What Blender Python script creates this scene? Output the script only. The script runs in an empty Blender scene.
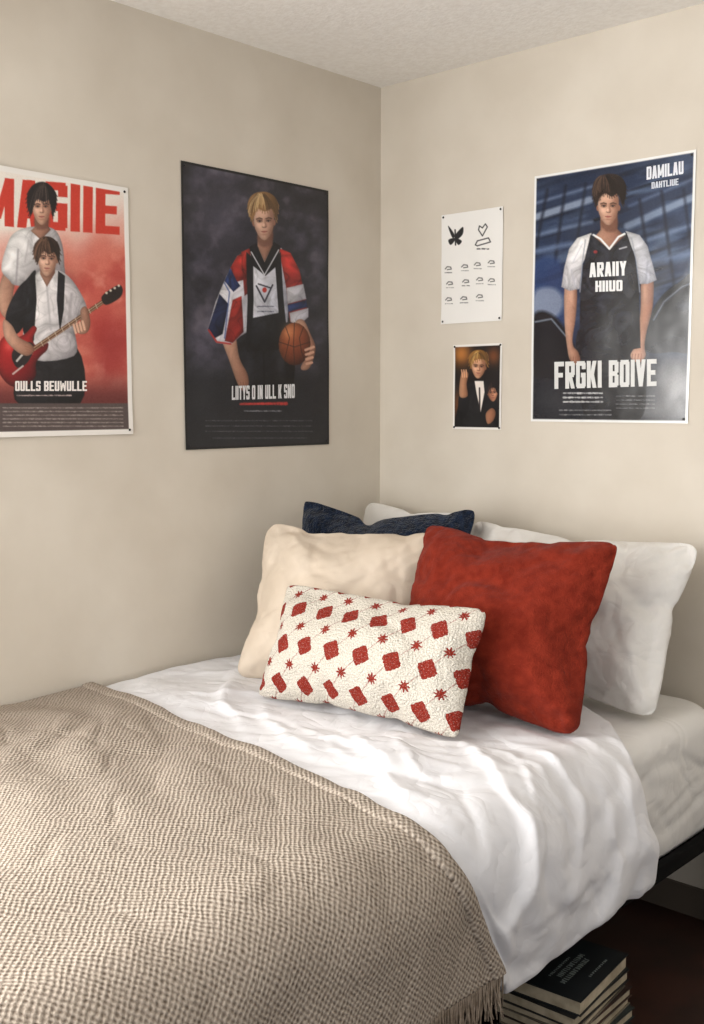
import bpy, bmesh, math, random, time
import numpy as np
from mathutils import Vector, Matrix
T0=time.time()
random.seed(4); np.random.seed(4)
scene=bpy.context.scene
col=scene.collection
try:
    scene.view_settings.view_transform='Standard'
    scene.view_settings.look='None'
except Exception as e: print(e)

# ------------------------------------------------ camera
CAM=np.array([2.475,-2.816,1.45]); FW=np.array([-.6794,.7337,0.]); RT=np.array([.7337,.6794,0.])
PITCH=math.radians(5.77)
cam_d=bpy.data.cameras.new('camera'); cam=bpy.data.objects.new('camera',cam_d); col.objects.link(cam)
cam.location=CAM.tolist()
cam.rotation_euler=(math.radians(90)-PITCH,0,math.atan2(.7337,-.6794)-math.pi/2)
cam_d.sensor_fit='VERTICAL'; cam_d.sensor_height=36; cam_d.lens=36*1078/1024
cam_d.clip_start=.05
scene.camera=cam
def proj(P):
    r=np.array(P,float)-CAM; h=r@FW; l=r@RT; z=r[2]
    c,s=math.cos(PITCH),math.sin(PITCH)
    d=h*c-z*s; u=h*s+z*c
    return (352+1078*l/d, 512-1078*u/d)

# ------------------------------------------------ helpers
def lin(c):
    c=np.array(c,float)/255.
    return np.where(c<=.04045,c/12.92,((c+.055)/1.055)**2.4)
def L4(c): return tuple(lin(c))+(1.,)
def hash2(ix,iy,seed):
    n=(ix.astype(np.int64)*374761393+iy.astype(np.int64)*668265263+seed*1442695041)&0x7fffffff
    n=((n^(n>>13))*1274126177)&0x7fffffff
    n=n^(n>>16)
    return (n&0xffff)/65535.
def noise(x,y,seed=0):
    x=np.asarray(x,float);y=np.asarray(y,float)
    ix=np.floor(x);iy=np.floor(y);fx=x-ix;fy=y-iy
    ux=fx*fx*fx*(fx*(fx*6-15)+10);uy=fy*fy*fy*(fy*(fy*6-15)+10)
    a=hash2(ix,iy,seed);b=hash2(ix+1,iy,seed);c=hash2(ix,iy+1,seed);d=hash2(ix+1,iy+1,seed)
    return ((a*(1-ux)+b*ux)*(1-uy)+(c*(1-ux)+d*ux)*uy)*2-1
def fbm(x,y,seed=0,o=3):
    r=0;a=1.
    for i in range(o):
        r=r+a*noise(x*2**i,y*2**i,seed+i*17);a*=.5
    return r
def sstep(a,b,x):
    t=np.clip((x-a)/(b-a),0,1);return t*t*(3-2*t)

def nodes(m):
    m.use_nodes=True
    nt=m.node_tree
    return nt,nt.nodes['Principled BSDF']
def MATH(nt,op,a,b=None):
    n=nt.nodes.new('ShaderNodeMath');n.operation=op
    for i,v in enumerate((a,b)):
        if v is None: continue
        if isinstance(v,(int,float)): n.inputs[i].default_value=v
        else: nt.links.new(v,n.inputs[i])
    return n.outputs[0]
def mat(name,c,rough=.8,c2=None,nscale=5,bscale=None,bstr=.2,bdist=.002,sheen=0,metal=0,spec=.5,detail=4,bscale2=None,bstr2=.2,wrk=None):
    m=bpy.data.materials.new(name);nt,b=nodes(m)
    tc=nt.nodes.new('ShaderNodeTexCoord')
    b.inputs['Roughness'].default_value=rough;b.inputs['Metallic'].default_value=metal
    b.inputs['Specular IOR Level'].default_value=spec
    if sheen: b.inputs['Sheen Weight'].default_value=sheen
    n=nt.nodes.new('ShaderNodeTexNoise');n.inputs['Scale'].default_value=nscale;n.inputs['Detail'].default_value=detail
    nt.links.new(tc.outputs['Object'],n.inputs['Vector'])
    r=nt.nodes.new('ShaderNodeValToRGB');r.color_ramp.elements[0].position=.35;r.color_ramp.elements[1].position=.65
    r.color_ramp.elements[0].color=L4(c2 if c2 else [v*.95 for v in c]);r.color_ramp.elements[1].color=L4(c)
    nt.links.new(n.outputs['Fac'],r.inputs['Fac']);nt.links.new(r.outputs['Color'],b.inputs['Base Color'])
    prev=None
    if wrk:
        for sc,st,ds in wrk:      # crisp little fabric creases
            n3=nt.nodes.new('ShaderNodeTexNoise');n3.inputs['Scale'].default_value=sc;n3.inputs['Detail'].default_value=1.5
            n3.inputs['Distortion'].default_value=.8;nt.links.new(tc.outputs['Object'],n3.inputs['Vector'])
            v=MATH(nt,'ABSOLUTE',MATH(nt,'SUBTRACT',n3.outputs['Fac'],.5));v=MATH(nt,'MINIMUM',MATH(nt,'MULTIPLY',v,9.),1.)
            bu=nt.nodes.new('ShaderNodeBump');bu.inputs['Strength'].default_value=st;bu.inputs['Distance'].default_value=ds
            nt.links.new(v,bu.inputs['Height'])
            if prev: nt.links.new(prev,bu.inputs['Normal'])
            prev=bu.outputs['Normal']
    for sc,st in ((bscale,bstr),(bscale2,bstr2)):
        if not sc: continue
        n2=nt.nodes.new('ShaderNodeTexNoise');n2.inputs['Scale'].default_value=sc;n2.inputs['Detail'].default_value=3
        nt.links.new(tc.outputs['Object'],n2.inputs['Vector'])
        bu=nt.nodes.new('ShaderNodeBump');bu.inputs['Strength'].default_value=st;bu.inputs['Distance'].default_value=bdist
        nt.links.new(n2.outputs['Fac'],bu.inputs['Height'])
        if prev: nt.links.new(prev,bu.inputs['Normal'])
        prev=bu.outputs['Normal']
    if prev: nt.links.new(prev,b.inputs['Normal'])
    return m
def mkobj(name,verts,faces,m=None,smooth=False,parent=None,label=None,cat=None,kind=None,origin=None,group=None):
    v=np.array(verts,float)
    me=bpy.data.meshes.new(name)
    o=bpy.data.objects.new(name,me);col.objects.link(o)
    if origin is not None:
        v=v-np.array(origin); o.location=origin
    me.from_pydata(v.tolist(),[],[tuple(f) for f in faces]);me.update()
    if m: me.materials.append(m)
    if smooth: me.polygons.foreach_set('use_smooth',[True]*len(me.polygons))
    if parent:
        o.parent=parent; bpy.context.view_layer.update(); o.matrix_parent_inverse=parent.matrix_world.inverted()
    if label:o['label']=label
    if cat:o['category']=cat
    if kind:o['kind']=kind
    if group:o['group']=group
    return o
def boxvf(boxes):
    V=[];F=[]
    for (x0,x1,y0,y1,z0,z1) in boxes:
        b=len(V)
        V+=[(x0,y0,z0),(x1,y0,z0),(x1,y1,z0),(x0,y1,z0),(x0,y0,z1),(x1,y0,z1),(x1,y1,z1),(x0,y1,z1)]
        F+=[(b,b+3,b+2,b+1),(b+4,b+5,b+6,b+7),(b,b+1,b+5,b+4),(b+1,b+2,b+6,b+5),(b+2,b+3,b+7,b+6),(b+3,b,b+4,b+7)]
    return V,F
def gridfaces(nu,nv,off=0):
    i=np.arange(nu-1)[:,None];j=np.arange(nv-1)[None,:]
    a=(i*nv+j+off).ravel();return np.stack([a,a+nv,a+nv+1,a+1],1).tolist()

# ------------------------------------------------ room
CEIL=2.504
m_wall=mat('painted_wall',(219,211,198),.9,(209,200,186),nscale=3.0,bscale=260,bstr=.14,bdist=.001,bscale2=9,bstr2=.12,detail=6,spec=.2)
m_ceil=mat('textured_ceiling',(250,248,244),.95,(243,240,235),nscale=55,bscale=95,bstr=.4,bdist=.005,spec=.1)
m_floor=mat('dark_wood_floor',(60,34,25),.45,(40,22,16),nscale=6)
m_base=mat('painted_trim',(92,82,72),.7)
V,F=boxvf([(0,4.2,0,.12,0,CEIL)]);mkobj('wall_head',V,F,m_wall,kind='structure')
wy0,wy1,wz0,wz1=-3.6,-2.35,.95,2.15
V,F=boxvf([(-.12,0,wy1,.12,0,CEIL),(-.12,0,-4.4,wy0,0,CEIL),(-.12,0,wy0,wy1,0,wz0),(-.12,0,wy0,wy1,wz1,CEIL)])
mkobj('wall_side',V,F,m_wall,kind='structure')
V,F=boxvf([(-.12,4.2,-4.4,.12,CEIL,CEIL+.1)]);mkobj('ceiling',V,F,m_ceil,kind='structure')
V,F=boxvf([(-.12,4.2,-4.4,.12,-.1,0)]);mkobj('floor',V,F,m_floor,kind='structure')
V,F=boxvf([(.012,4.2,-.012,0,0,.085)]);mkobj('baseboard_head',V,F,m_base,kind='structure')
V,F=boxvf([(0,.012,-4.4,0,0,.085)]);mkobj('baseboard_side',V,F,m_base,kind='structure')
t=.04
V,F=boxvf([(-.08,.02,wy0,wy0+t,wz0,wz1),(-.08,.02,wy1-t,wy1,wz0,wz1),(-.08,.02,wy0+t,wy1-t,wz0,wz0+t),(-.08,.02,wy0+t,wy1-t,wz1-t,wz1),
 (-.06,-.03,(wy0+wy1)/2-.015,(wy0+wy1)/2+.015,wz0+t,wz1-t)])
mkobj('window_1',V,F,mat('white_trim',(225,222,215),.5),kind='structure')

# ------------------------------------------------ lights
w=bpy.data.worlds.new('world');scene.world=w;w.use_nodes=True
w.node_tree.nodes['Background'].inputs[0].default_value=(1.0,.99,.98,1)
w.node_tree.nodes['Background'].inputs[1].default_value=.67
def area(name,loc,rot,sx,sy,power,c):
    d=bpy.data.lights.new(name,'AREA');d.shape='RECTANGLE';d.size=sx;d.size_y=sy;d.energy=power;d.color=c
    o=bpy.data.objects.new(name,d);col.objects.link(o);o.location=loc;o.rotation_euler=rot;return o
area('window_daylight',(-.015,(wy0+wy1)/2,(wz0+wz1)/2),(0,math.radians(-90),0),1.1,1.15,92,(1,.99,.975))
area('added_rear_fill',(1.0,-4.35,1.35),(math.radians(104),0,0),1.3,1.5,62,(1,.99,.97))  # added fill lamp behind the camera, tilted up to brighten the ceiling

# ------------------------------------------------ bed
m_metal=mat('black_metal',(10,10,11),.8,spec=.1)
bed=bpy.data.objects.new('bed_frame',None);col.objects.link(bed);bed.location=(.65,-1.1,0)
bed['label']='low black metal bed frame standing in the room corner';bed['category']='bed frame'
BX0,BX1,BY0,BY1=.02,1.315,-2.23,-.015
rz0,rz1=.290,.332
def bevel(o,w=.004,seg=2):
    b=o.modifiers.new('bevel','BEVEL');b.width=w;b.segments=seg;b.limit_method='ANGLE'
for nm,bx in (('side_rail',(BX1-.02,BX1,BY0,BY1,rz0,rz1)),('side_rail',(BX0,BX0+.02,BY0,BY1,rz0,rz1)),
              ('end_rail',(BX0+.02,BX1-.02,BY1-.02,BY1,rz0,rz1)),('end_rail',(BX0+.02,BX1-.02,BY0,BY0+.02,rz0,rz1))):
    V,F=boxvf([bx]);o=mkobj(nm,V,F,m_metal,parent=bed);bevel(o)
V,F=boxvf([(BX0+.02,BX1-.02,y-.05,y+.05,rz0-.004,rz0+.008) for y in np.arange(BY0+.10,BY1-.05,.125)])
mkobj('slats',V,F,m_metal,parent=bed)
for (x,y) in ((BX0+.03,BY0+.08),(BX1-.03,BY0+.08),(BX0+.03,BY1-.035),(BX1-.03,BY1-.035)):
    V,F=boxvf([(x-.02,x+.02,y-.02,y+.02,0,rz0)]);o=mkobj('leg',V,F,m_metal,parent=bed);bevel(o)

# mattress (rounded slab with fitted sheet)
m_sheet=mat('white_sheet',(226,224,221),.9,(221,219,216),nscale=3,bscale=60,bstr=.1,bdist=.005,spec=.1,wrk=[(7,.25,.006)])
def slab(name,x0,x1,y0,y1,z0,z1,rp,re,m,**k):
    N=150;out=[]
    def side(p,q,n):
        for i in range(n):
            t=i/n;out.append((p[0]+(q[0]-p[0])*t,p[1]+(q[1]-p[1])*t))
    def arc(cx,cy,a0,n=34):
        for i in range(n):
            a=a0+math.pi/2*i/n;out.append((cx+rp*math.cos(a),cy+rp*math.sin(a)))
    side((x1,y0+rp),(x1,y1-rp),N);arc(x1-rp,y1-rp,0);side((x1-rp,y1),(x0+rp,y1),N//2);arc(x0+rp,y1-rp,math.pi/2)
    side((x0,y1-rp),(x0,y0+rp),N);arc(x0+rp,y0+rp,math.pi);side((x0+rp,y0),(x1-rp,y0),N//2);arc(x1-rp,y0+rp,1.5*math.pi)
    out=np.array(out);n=len(out)
    tn=np.roll(out,-1,0)-np.roll(out,1,0);nr=np.stack([tn[:,1],-tn[:,0]],1);nr/=np.linalg.norm(nr,axis=1)[:,None]
    prof=[(-rp*.9,z0)]
    for i in range(7):
        a=-math.pi/2+math.pi/2*i/6;prof.append((-re+re*math.cos(a),z0+re+re*math.sin(a)))
    for i in range(1,26): prof.append((0,z0+re+(z1-z0-2*re)*i/26))
    for i in range(9):
        a=math.pi/2*i/8;prof.append((-re+re*math.cos(a),z1-re+re*math.sin(a)))
    prof.append((-rp*.6,z1));prof.append((-rp*.95,z1))
    V=[];d=np.r_[0,np.cumsum(np.linalg.norm(np.diff(out,axis=0),axis=1))]
    def fold(a,b_,sd): return np.minimum(np.abs(noise(a,b_,sd))*2.6,1)**.7-1
    for k2,(o_,z) in enumerate(prof):
        f=np.clip((z-z0)/(z1-z0),0,1)
        bul=.016*math.sin(math.pi*f)
        zz=np.full(n,z)
        wr=(.014*fold(d*5+z*10,zz*3+d*.6,9)+.010*fold(d*4-z*14,zz*5+d,19)+.006*fold(d*13+z*9,zz*8,29))*math.sin(math.pi*min(1,f*1.05+.02))
        if not (0<k2<len(prof)-2): wr=wr*0
        p=out+nr*(o_+bul+wr)[:,None]
        V+=[(a,b,z) for a,b in p]
    F=[]
    for r in range(len(prof)-1):
        for i in range(n):
            j=(i+1)%n;F.append((r*n+i,r*n+j,(r+1)*n+j,(r+1)*n+i))
    F.append(tuple(range(n))[::-1]);F.append(tuple((len(prof)-1)*n+i for i in range(n)))
    return mkobj(name,V,F,m,smooth=True,**k)
MT=.645
slab('mattress',.045,1.287,-2.2,-.042,.299,MT,.13,.05,m_sheet,label='thick mattress in a white fitted sheet on the black frame',cat='mattress')

# duvet surface
R=.14; XE=1.36; ZT=.672
def prof(s,y=-1.5):
    s=np.asarray(s,float)
    xa=XE-R; arc=R*math.pi/2; x0=.012
    s1=xa-x0
    th=np.clip((s-s1)/R,0,math.pi/2)
    x=np.where(s<s1,x0+s,xa+R*np.sin(th)); z=np.where(s<s1,ZT,ZT-R+R*np.cos(th))
    ex=np.clip(s-s1-arc,0,None)
    x=x+ex*(.10+.34*sstep(-.95,-.62,y)); z=z-ex*.98
    nx=np.where(s<s1,0,np.sin(th));nz=np.where(s<s1,1,np.cos(th))
    return x,z,nx,nz,s1
def yhead(s): return np.interp(s,[0,.8,1.0,1.12,1.25,1.38,1.48,1.6],[-.42,-.42,-.42,-.49,-.61,-.63,-.60,-.56])
def yedge(s): return np.interp(s,[0,.56,1.03,1.21,1.33,1.47,1.56],[-1.195,-1.275,-1.333,-1.355,-1.335,-1.27,-1.225])
def disp(s,y):
    s1=XE-R-.012
    side=sstep(s1+.02,s1+.3,s)
    wx=.06*noise(s*4,y*4,3)
    d=.012*fbm(s*3.0+wx*6,y*3.6,11,2)+side*.014*np.sin(y*13+1.6*noise(y*3,s*1.2,8)+s*2)
    bl=sstep(-1.12,-1.42,y)
    db=.010*fbm(s*3.2+wx*6,y*3.5,11,2)+.009*side*np.sin(y*11+noise(y*2,s,4)*2)
    q=s*.5+y*.86
    env=np.exp(-((s-.38)/.42)**2)*np.exp(-((y+1.6)/.36)**2)
    db=db+env*(.006*np.sin(q*36+4*noise(s*4,y*4,6))+.004*(np.minimum(np.abs(noise(s*9+y*3,y*9-s*2,66))*2.4,1)-.6))
    db=db+.0035*(np.minimum(np.abs(noise(s*5+y*8,y*4-s*6,67))*3,1)-.8)
    d=d*(1-bl)+db*bl
    flat=sstep(0,.1,s)
    d=d*(.45+.55*flat)
    d=d+.018*np.sin(np.clip(s/s1,0,1)*math.pi)
    return np.maximum(d,-.010)
def surf(s,y,off=0,k=1.):
    x,z,nx,nz,s1=prof(s,y); d=disp(s,y)*k+off
    return x+nx*d, y, z+nz*d
def crease(s,y,p0,p1,wd,h):
    p0=np.array(p0);p1=np.array(p1);e=p1-p0;l=e@e
    t=((s-p0[0])*e[0]+(y-p0[1])*e[1])/l
    bend=.034*noise(t*2.0,t*0+p0[0]*7,51)+.014*noise(t*6.0,t*0+p0[1]*9,52)
    dx=s-p0[0]-t*e[0];dy=y-p0[1]-t*e[1]
    dd=(dx*e[1]-dy*e[0])/math.sqrt(l)+bend
    env=sstep(-.02,.30,t)*(1-sstep(.6,1.05,t))
    w1=np.where(dd>0,wd*.45,wd*1.6)
    return h*env*np.exp(-np.abs(dd/w1)**1.25)
CR=[((.93,-.88),(1.50,-1.24),.024,.015),((1.06,-.80),(1.50,-1.02),.024,.016),((1.06,-.66),(1.46,-.76),.026,.013),
    ((.72,-1.00),(1.22,-1.36),.020,.013),((.40,-1.00),(.90,-1.26),.020,.011),((.20,-.90),(.66,-1.22),.018,.010),
    ((.10,-.74),(.42,-1.10),.018,.010),((.86,-.98),(1.12,-1.20),.012,.008),((1.14,-.93),(1.42,-1.16),.013,.009),
    ((.55,-1.08),(1.05,-1.06),.012,.007),((1.25,-.78),(1.58,-.84),.015,.011),((1.2,-1.0),(1.56,-1.30),.017,.011),
    ((1.0,-.9),(1.28,-.98),.010,.007),((1.38,-.70),(1.50,-1.05),.014,.010),((1.1,-.58),(1.35,-.70),.012,.008),
    ((.30,-1.12),(.62,-1.04),.010,.006),((.70,-1.12),(.98,-1.22),.010,.006)]
def billow(s,y):
    cx,cy=.55,-.35
    a=np.arctan2(-(y-cy),s-cx);r=np.hypot(s-cx,y-cy)
    wob=.30*noise(s*3.1,y*3.1,61)+.14*noise(s*8,y*8,62)
    n1=np.abs(noise(a*4.5+wob*3,r*2.6+3,63));n2=np.abs(noise(a*9+wob*5,r*4.6+9,64))
    b1=np.minimum(n1*2.2,1)**.8-.75;b2=np.minimum(n2*2.2,1)**.8-.75
    n3=np.abs(noise(s*6+wob*4,y*8-s*3,65));b3=np.minimum(n3*2.6,1)**.8-.75
    env=.45+.55*sstep(.5,1.1,s)
    return (.011*b1+.006*b2)*env+.005*b3
def setuv(o,S,Y):
    me=o.data;uv=me.uv_layers.new(name='UVMap')
    li=np.empty(len(me.loops),int);me.loops.foreach_get('vertex_index',li)
    uv.data.foreach_set('uv',np.stack([S.ravel(),Y.ravel()],1)[li].ravel())
def drape(name,smax,yh,yend,ns,ny,off,m,thick,**kw):
    S=np.linspace(0,smax,ns)[:,None]*np.ones((1,ny));tt=np.linspace(0,1,ny)[None,:]
    Y=yh(S)*(1-tt)+yend*tt
    X,Y2,Z=surf(S,Y,off)
    rnd=kw.pop('edge',0)
    if rnd:
        e=np.clip((yh(S)-Y)/rnd,0,1);x_,z_,nx,nz,_=prof(S,Y);f=(np.sqrt(1-(1-e)**2)-1)*rnd*.8
        X=X+nx*f;Z=Z+nz*f
    V=np.stack([X.ravel(),Y2.ravel(),Z.ravel()],1)
    o=mkobj(name,V,[f[::-1] for f in gridfaces(ns,ny)],m,smooth=True,**kw)
    setuv(o,S,Y)
    sd=o.modifiers.new('thickness','SOLIDIFY');sd.thickness=thick;sd.offset=-1
    return o
m_duvet=mat('white_duvet_cotton',(229,229,232),.95,(225,225,229),nscale=3,bscale=50,bstr=.10,bdist=.005,spec=.06,wrk=[(6,.30,.006),(15,.2,.003)])
def make_duvet():
    ns,n1,n2=132,100,22
    smax=1.572
    S=np.linspace(0,smax,ns)[:,None]*np.ones((1,n1+n2))
    t1=np.linspace(0,1,n1)[None,:];t2=np.linspace(0,1,n2+1)[None,1:]
    Sa=S[:,:1]
    Y=np.concatenate([yhead(Sa)*(1-t1)-1.5*t1,-1.5*(1-t2)-2.28*t2+0*Sa],1)
    sm=smax+.016*noise(Y*5,Y*0,77)+.016*np.sin(Y*9)-.04*sstep(-.95,-.6,Y);S=S/smax*sm
    X,_,Z=surf(S,Y,.004)
    B=np.stack([X,Y,Z],-1)
    Sc=np.linspace(-.0,1.50,90)[:,None]*np.ones((1,80));Yc=np.ones((90,1))*np.linspace(-.25,-2.35,80)[None,:]
    Xc,_,Zc=surf(Sc,Yc,-.012)
    colo=mkobj('temp_form',np.stack([Xc.ravel(),Yc.ravel(),Zc.ravel()],1),[f[::-1] for f in gridfaces(90,80)])
    cm=colo.modifiers.new('c','COLLISION');colo.collision.thickness_outer=.004;colo.collision.cloth_friction=40
    o=mkobj('duvet',B.reshape(-1,3),[f[::-1] for f in gridfaces(ns,n1+n2)],m_duvet,smooth=True,
            label='rumpled white cotton duvet spread over the mattress',cat='duvet')
    setuv(o,S,Y)
    vg=o.vertex_groups.new(name='pin')
    pin=((Y<-1.42)|(S<.03)).ravel()
    vg.add(np.where(pin)[0].tolist(),1.,'REPLACE')
    c=o.modifiers.new('cloth','CLOTH');s=c.settings
    s.quality=6;s.mass=.35;s.tension_stiffness=50;s.compression_stiffness=50;s.shear_stiffness=20;s.bending_stiffness=1.2
    s.vertex_group_mass='pin';s.air_damping=2;s.shrink_min=-.06;s.effector_weights.gravity=.40
    c.collision_settings.use_collision=True;c.collision_settings.distance_min=.006;c.collision_settings.use_self_collision=False
    fr=30;c.point_cache.frame_start=1;c.point_cache.frame_end=fr
    for f in range(1,fr+1): scene.frame_set(f)
    dg=bpy.context.evaluated_depsgraph_get();ev=o.evaluated_get(dg);me=ev.to_mesh()
    P=np.empty(len(me.vertices)*3);me.vertices.foreach_get('co',P);P=P.reshape(ns,n1+n2,3);ev.to_mesh_clear()
    o.modifiers.remove(c);o.vertex_groups.clear()
    bpy.data.objects.remove(colo)
    if not np.isfinite(P).all() or np.abs(P).max()>3: P=B.copy();print('duvet sim failed')
    dlt=P-B
    for _ in range(2):
        q=dlt.copy();q[1:-1,1:-1]=(dlt[1:-1,1:-1]*4+dlt[:-2,1:-1]+dlt[2:,1:-1]+dlt[1:-1,:-2]+dlt[1:-1,2:])/8;dlt=q
    x_,z_,nx,nz,_=prof(S,Y);cr=billow(S,Y)+.008
    for q in CR: cr=cr+crease(S,Y,*q)
    r_=.032
    e=np.clip((yhead(S)-Y)/r_,0,1);cr=cr+(np.sqrt(1-(1-e)**2)-1)*r_*.9
    e=np.clip((sm-S)/r_,0,1);cr=cr+(np.sqrt(1-(1-e)**2)-1)*r_*.6
    dlt[...,0]+=nx*cr;dlt[...,2]+=nz*cr
    wgt=sstep(.0,.09,Y-yedge(S)-.01)[...,None]
    P=B+dlt*wgt
    P[...,0]=np.maximum(P[...,0],.008)
    o.data.vertices.foreach_set('co',P.reshape(-1));o.data.update()
    sd=o.modifiers.new('thickness','SOLIDIFY');sd.thickness=.024;sd.offset=-1;sd.use_even_offset=False
    sb=o.modifiers.new('sub','SUBSURF');sb.levels=1;sb.render_levels=1
    return o
duvet=make_duvet()
# throw blanket
m_bl=bpy.data.materials.new('taupe_waffle_knit');nt,b=nodes(m_bl)
def knit(nt,b):
    uvn=nt.nodes.new('ShaderNodeUVMap');sep=nt.nodes.new('ShaderNodeSeparateXYZ')
    nz=nt.nodes.new('ShaderNodeTexNoise');nz.inputs['Scale'].default_value=20;nz.inputs['Detail'].default_value=5
    nt.links.new(uvn.outputs[0],nz.inputs['Vector'])
    mx=nt.nodes.new('ShaderNodeVectorMath');mx.operation='SCALE';mx.inputs['Scale'].default_value=.014
    nt.links.new(nz.outputs['Color'],mx.inputs[0]);ad=nt.nodes.new('ShaderNodeVectorMath');ad.operation='ADD'
    nt.links.new(uvn.outputs[0],ad.inputs[0]);nt.links.new(mx.outputs[0],ad.inputs[1]);nt.links.new(ad.outputs[0],sep.inputs[0])
    P_=.0122
    su=MATH(nt,'SINE',MATH(nt,'MULTIPLY',sep.outputs[0],2*math.pi/P_));sv=MATH(nt,'SINE',MATH(nt,'MULTIPLY',sep.outputs[1],2*math.pi/P_))
    h_=MATH(nt,'ADD',MATH(nt,'MULTIPLY',MATH(nt,'MULTIPLY',su,sv),.5),.5)
    fn=nt.nodes.new('ShaderNodeTexNoise');fn.inputs['Scale'].default_value=170;fn.inputs['Detail'].default_value=3;nt.links.new(uvn.outputs[0],fn.inputs['Vector'])
    hh=MATH(nt,'ADD',MATH(nt,'MULTIPLY',h_,.65),MATH(nt,'MULTIPLY',fn.outputs['Fac'],.9))
    rp=nt.nodes.new('ShaderNodeValToRGB');rp.color_ramp.elements[0].position=.35;rp.color_ramp.elements[1].position=1.05
    rp.color_ramp.elements[0].color=L4((100,87,75));rp.color_ramp.elements[1].color=L4((184,172,159))
    nt.links.new(hh,rp.inputs['Fac']);nt.links.new(rp.outputs['Color'],b.inputs['Base Color'])
    bu=nt.nodes.new('ShaderNodeBump');bu.inputs['Strength'].default_value=1.;bu.inputs['Distance'].default_value=.0038
    nt.links.new(hh,bu.inputs['Height']);nt.links.new(bu.outputs['Normal'],b.inputs['Normal'])
    b.inputs['Roughness'].default_value=.95;b.inputs['Specular IOR Level'].default_value=.1
knit(nt,b)
BS=1.565
blanket=drape('throw_blanket',BS,yedge,-2.33,300,300,.019,m_bl,.008,label='taupe waffle-knit throw blanket draped over the duvet',cat='blanket',edge=.010)
hs=np.linspace(0,BS,220)
def tube(pts,r,seg=8,offv=0):
    pts=np.array(pts);n=len(pts);tn=np.gradient(pts,axis=0);tn/=np.linalg.norm(tn,axis=1)[:,None]
    ref=np.array([.3,.2,1.]);a=np.cross(tn,ref);a/=np.linalg.norm(a,axis=1)[:,None];c=np.cross(tn,a)
    th=np.linspace(0,2*math.pi,seg,endpoint=False)
    rr=np.array(r)*np.ones(n)
    V=(pts[:,None,:]+rr[:,None,None]*(a[:,None,:]*np.cos(th)[None,:,None]+c[:,None,:]*np.sin(th)[None,:,None])).reshape(-1,3)
    F=[]
    for i in range(n-1):
        for j in range(seg):
            k=(j+1)%seg;F.append((offv+i*seg+j,offv+i*seg+k,offv+(i+1)*seg+k,offv+(i+1)*seg+j))
    F.append(tuple(offv+j for j in range(seg))[::-1]);F.append(tuple(offv+(n-1)*seg+j for j in range(seg)))
    return V,F
m_hem=mat('taupe_hem',(162,148,133),.9,(130,116,101),nscale=90,bscale=150,bstr=.6,bdist=.003,spec=.1)
nb=11;Sh=hs[:,None]*np.ones((1,nb));tb=np.linspace(0,1,nb)[None,:]
Yh=yedge(Sh)+.006-.040*tb+.003*noise(Sh*14,Sh*0,31)
X,_,Z=surf(Sh,Yh,.0195);x_,z_,nx,nz_,_=prof(Sh,Yh);hb_=(.0065+.002*noise(Sh*9,Sh*0,33))*np.clip(1-(2*tb-1)**2,0,1)**.35
X=X+nx*hb_;Z=Z+nz_*hb_
hem=mkobj('hem',np.stack([X.ravel(),Yh.ravel(),Z.ravel()],1),[f[::-1] for f in gridfaces(220,nb)],m_bl,smooth=True,parent=blanket)
setuv(hem,Sh,Yh*1.0)
Vf=[];Ff=[]
for y in np.arange(-2.3,-1.225,.012):
    X,Y,Z=surf(np.array([BS-.005]),np.array([y]),.015)
    for k in range(4):
        x,z=X[0],Z[0];ln=.075+random.uniform(-.015,.015);dx=random.uniform(-.012,.014);dy=random.uniform(-.016,.016)
        pts=[(x+dx*t*t+.002*(k%2),y+.003*(k-1.5)*(1+t)+dy*t*t,z-ln*t) for t in np.linspace(0,1,6)]
        V,F=tube(pts,np.linspace(.0026,.0015,6),5,len(Vf));Vf+=V.tolist();Ff+=F
o=mkobj('fringe',Vf,Ff,m_hem,smooth=True,parent=blanket,kind='stuff')

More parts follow.
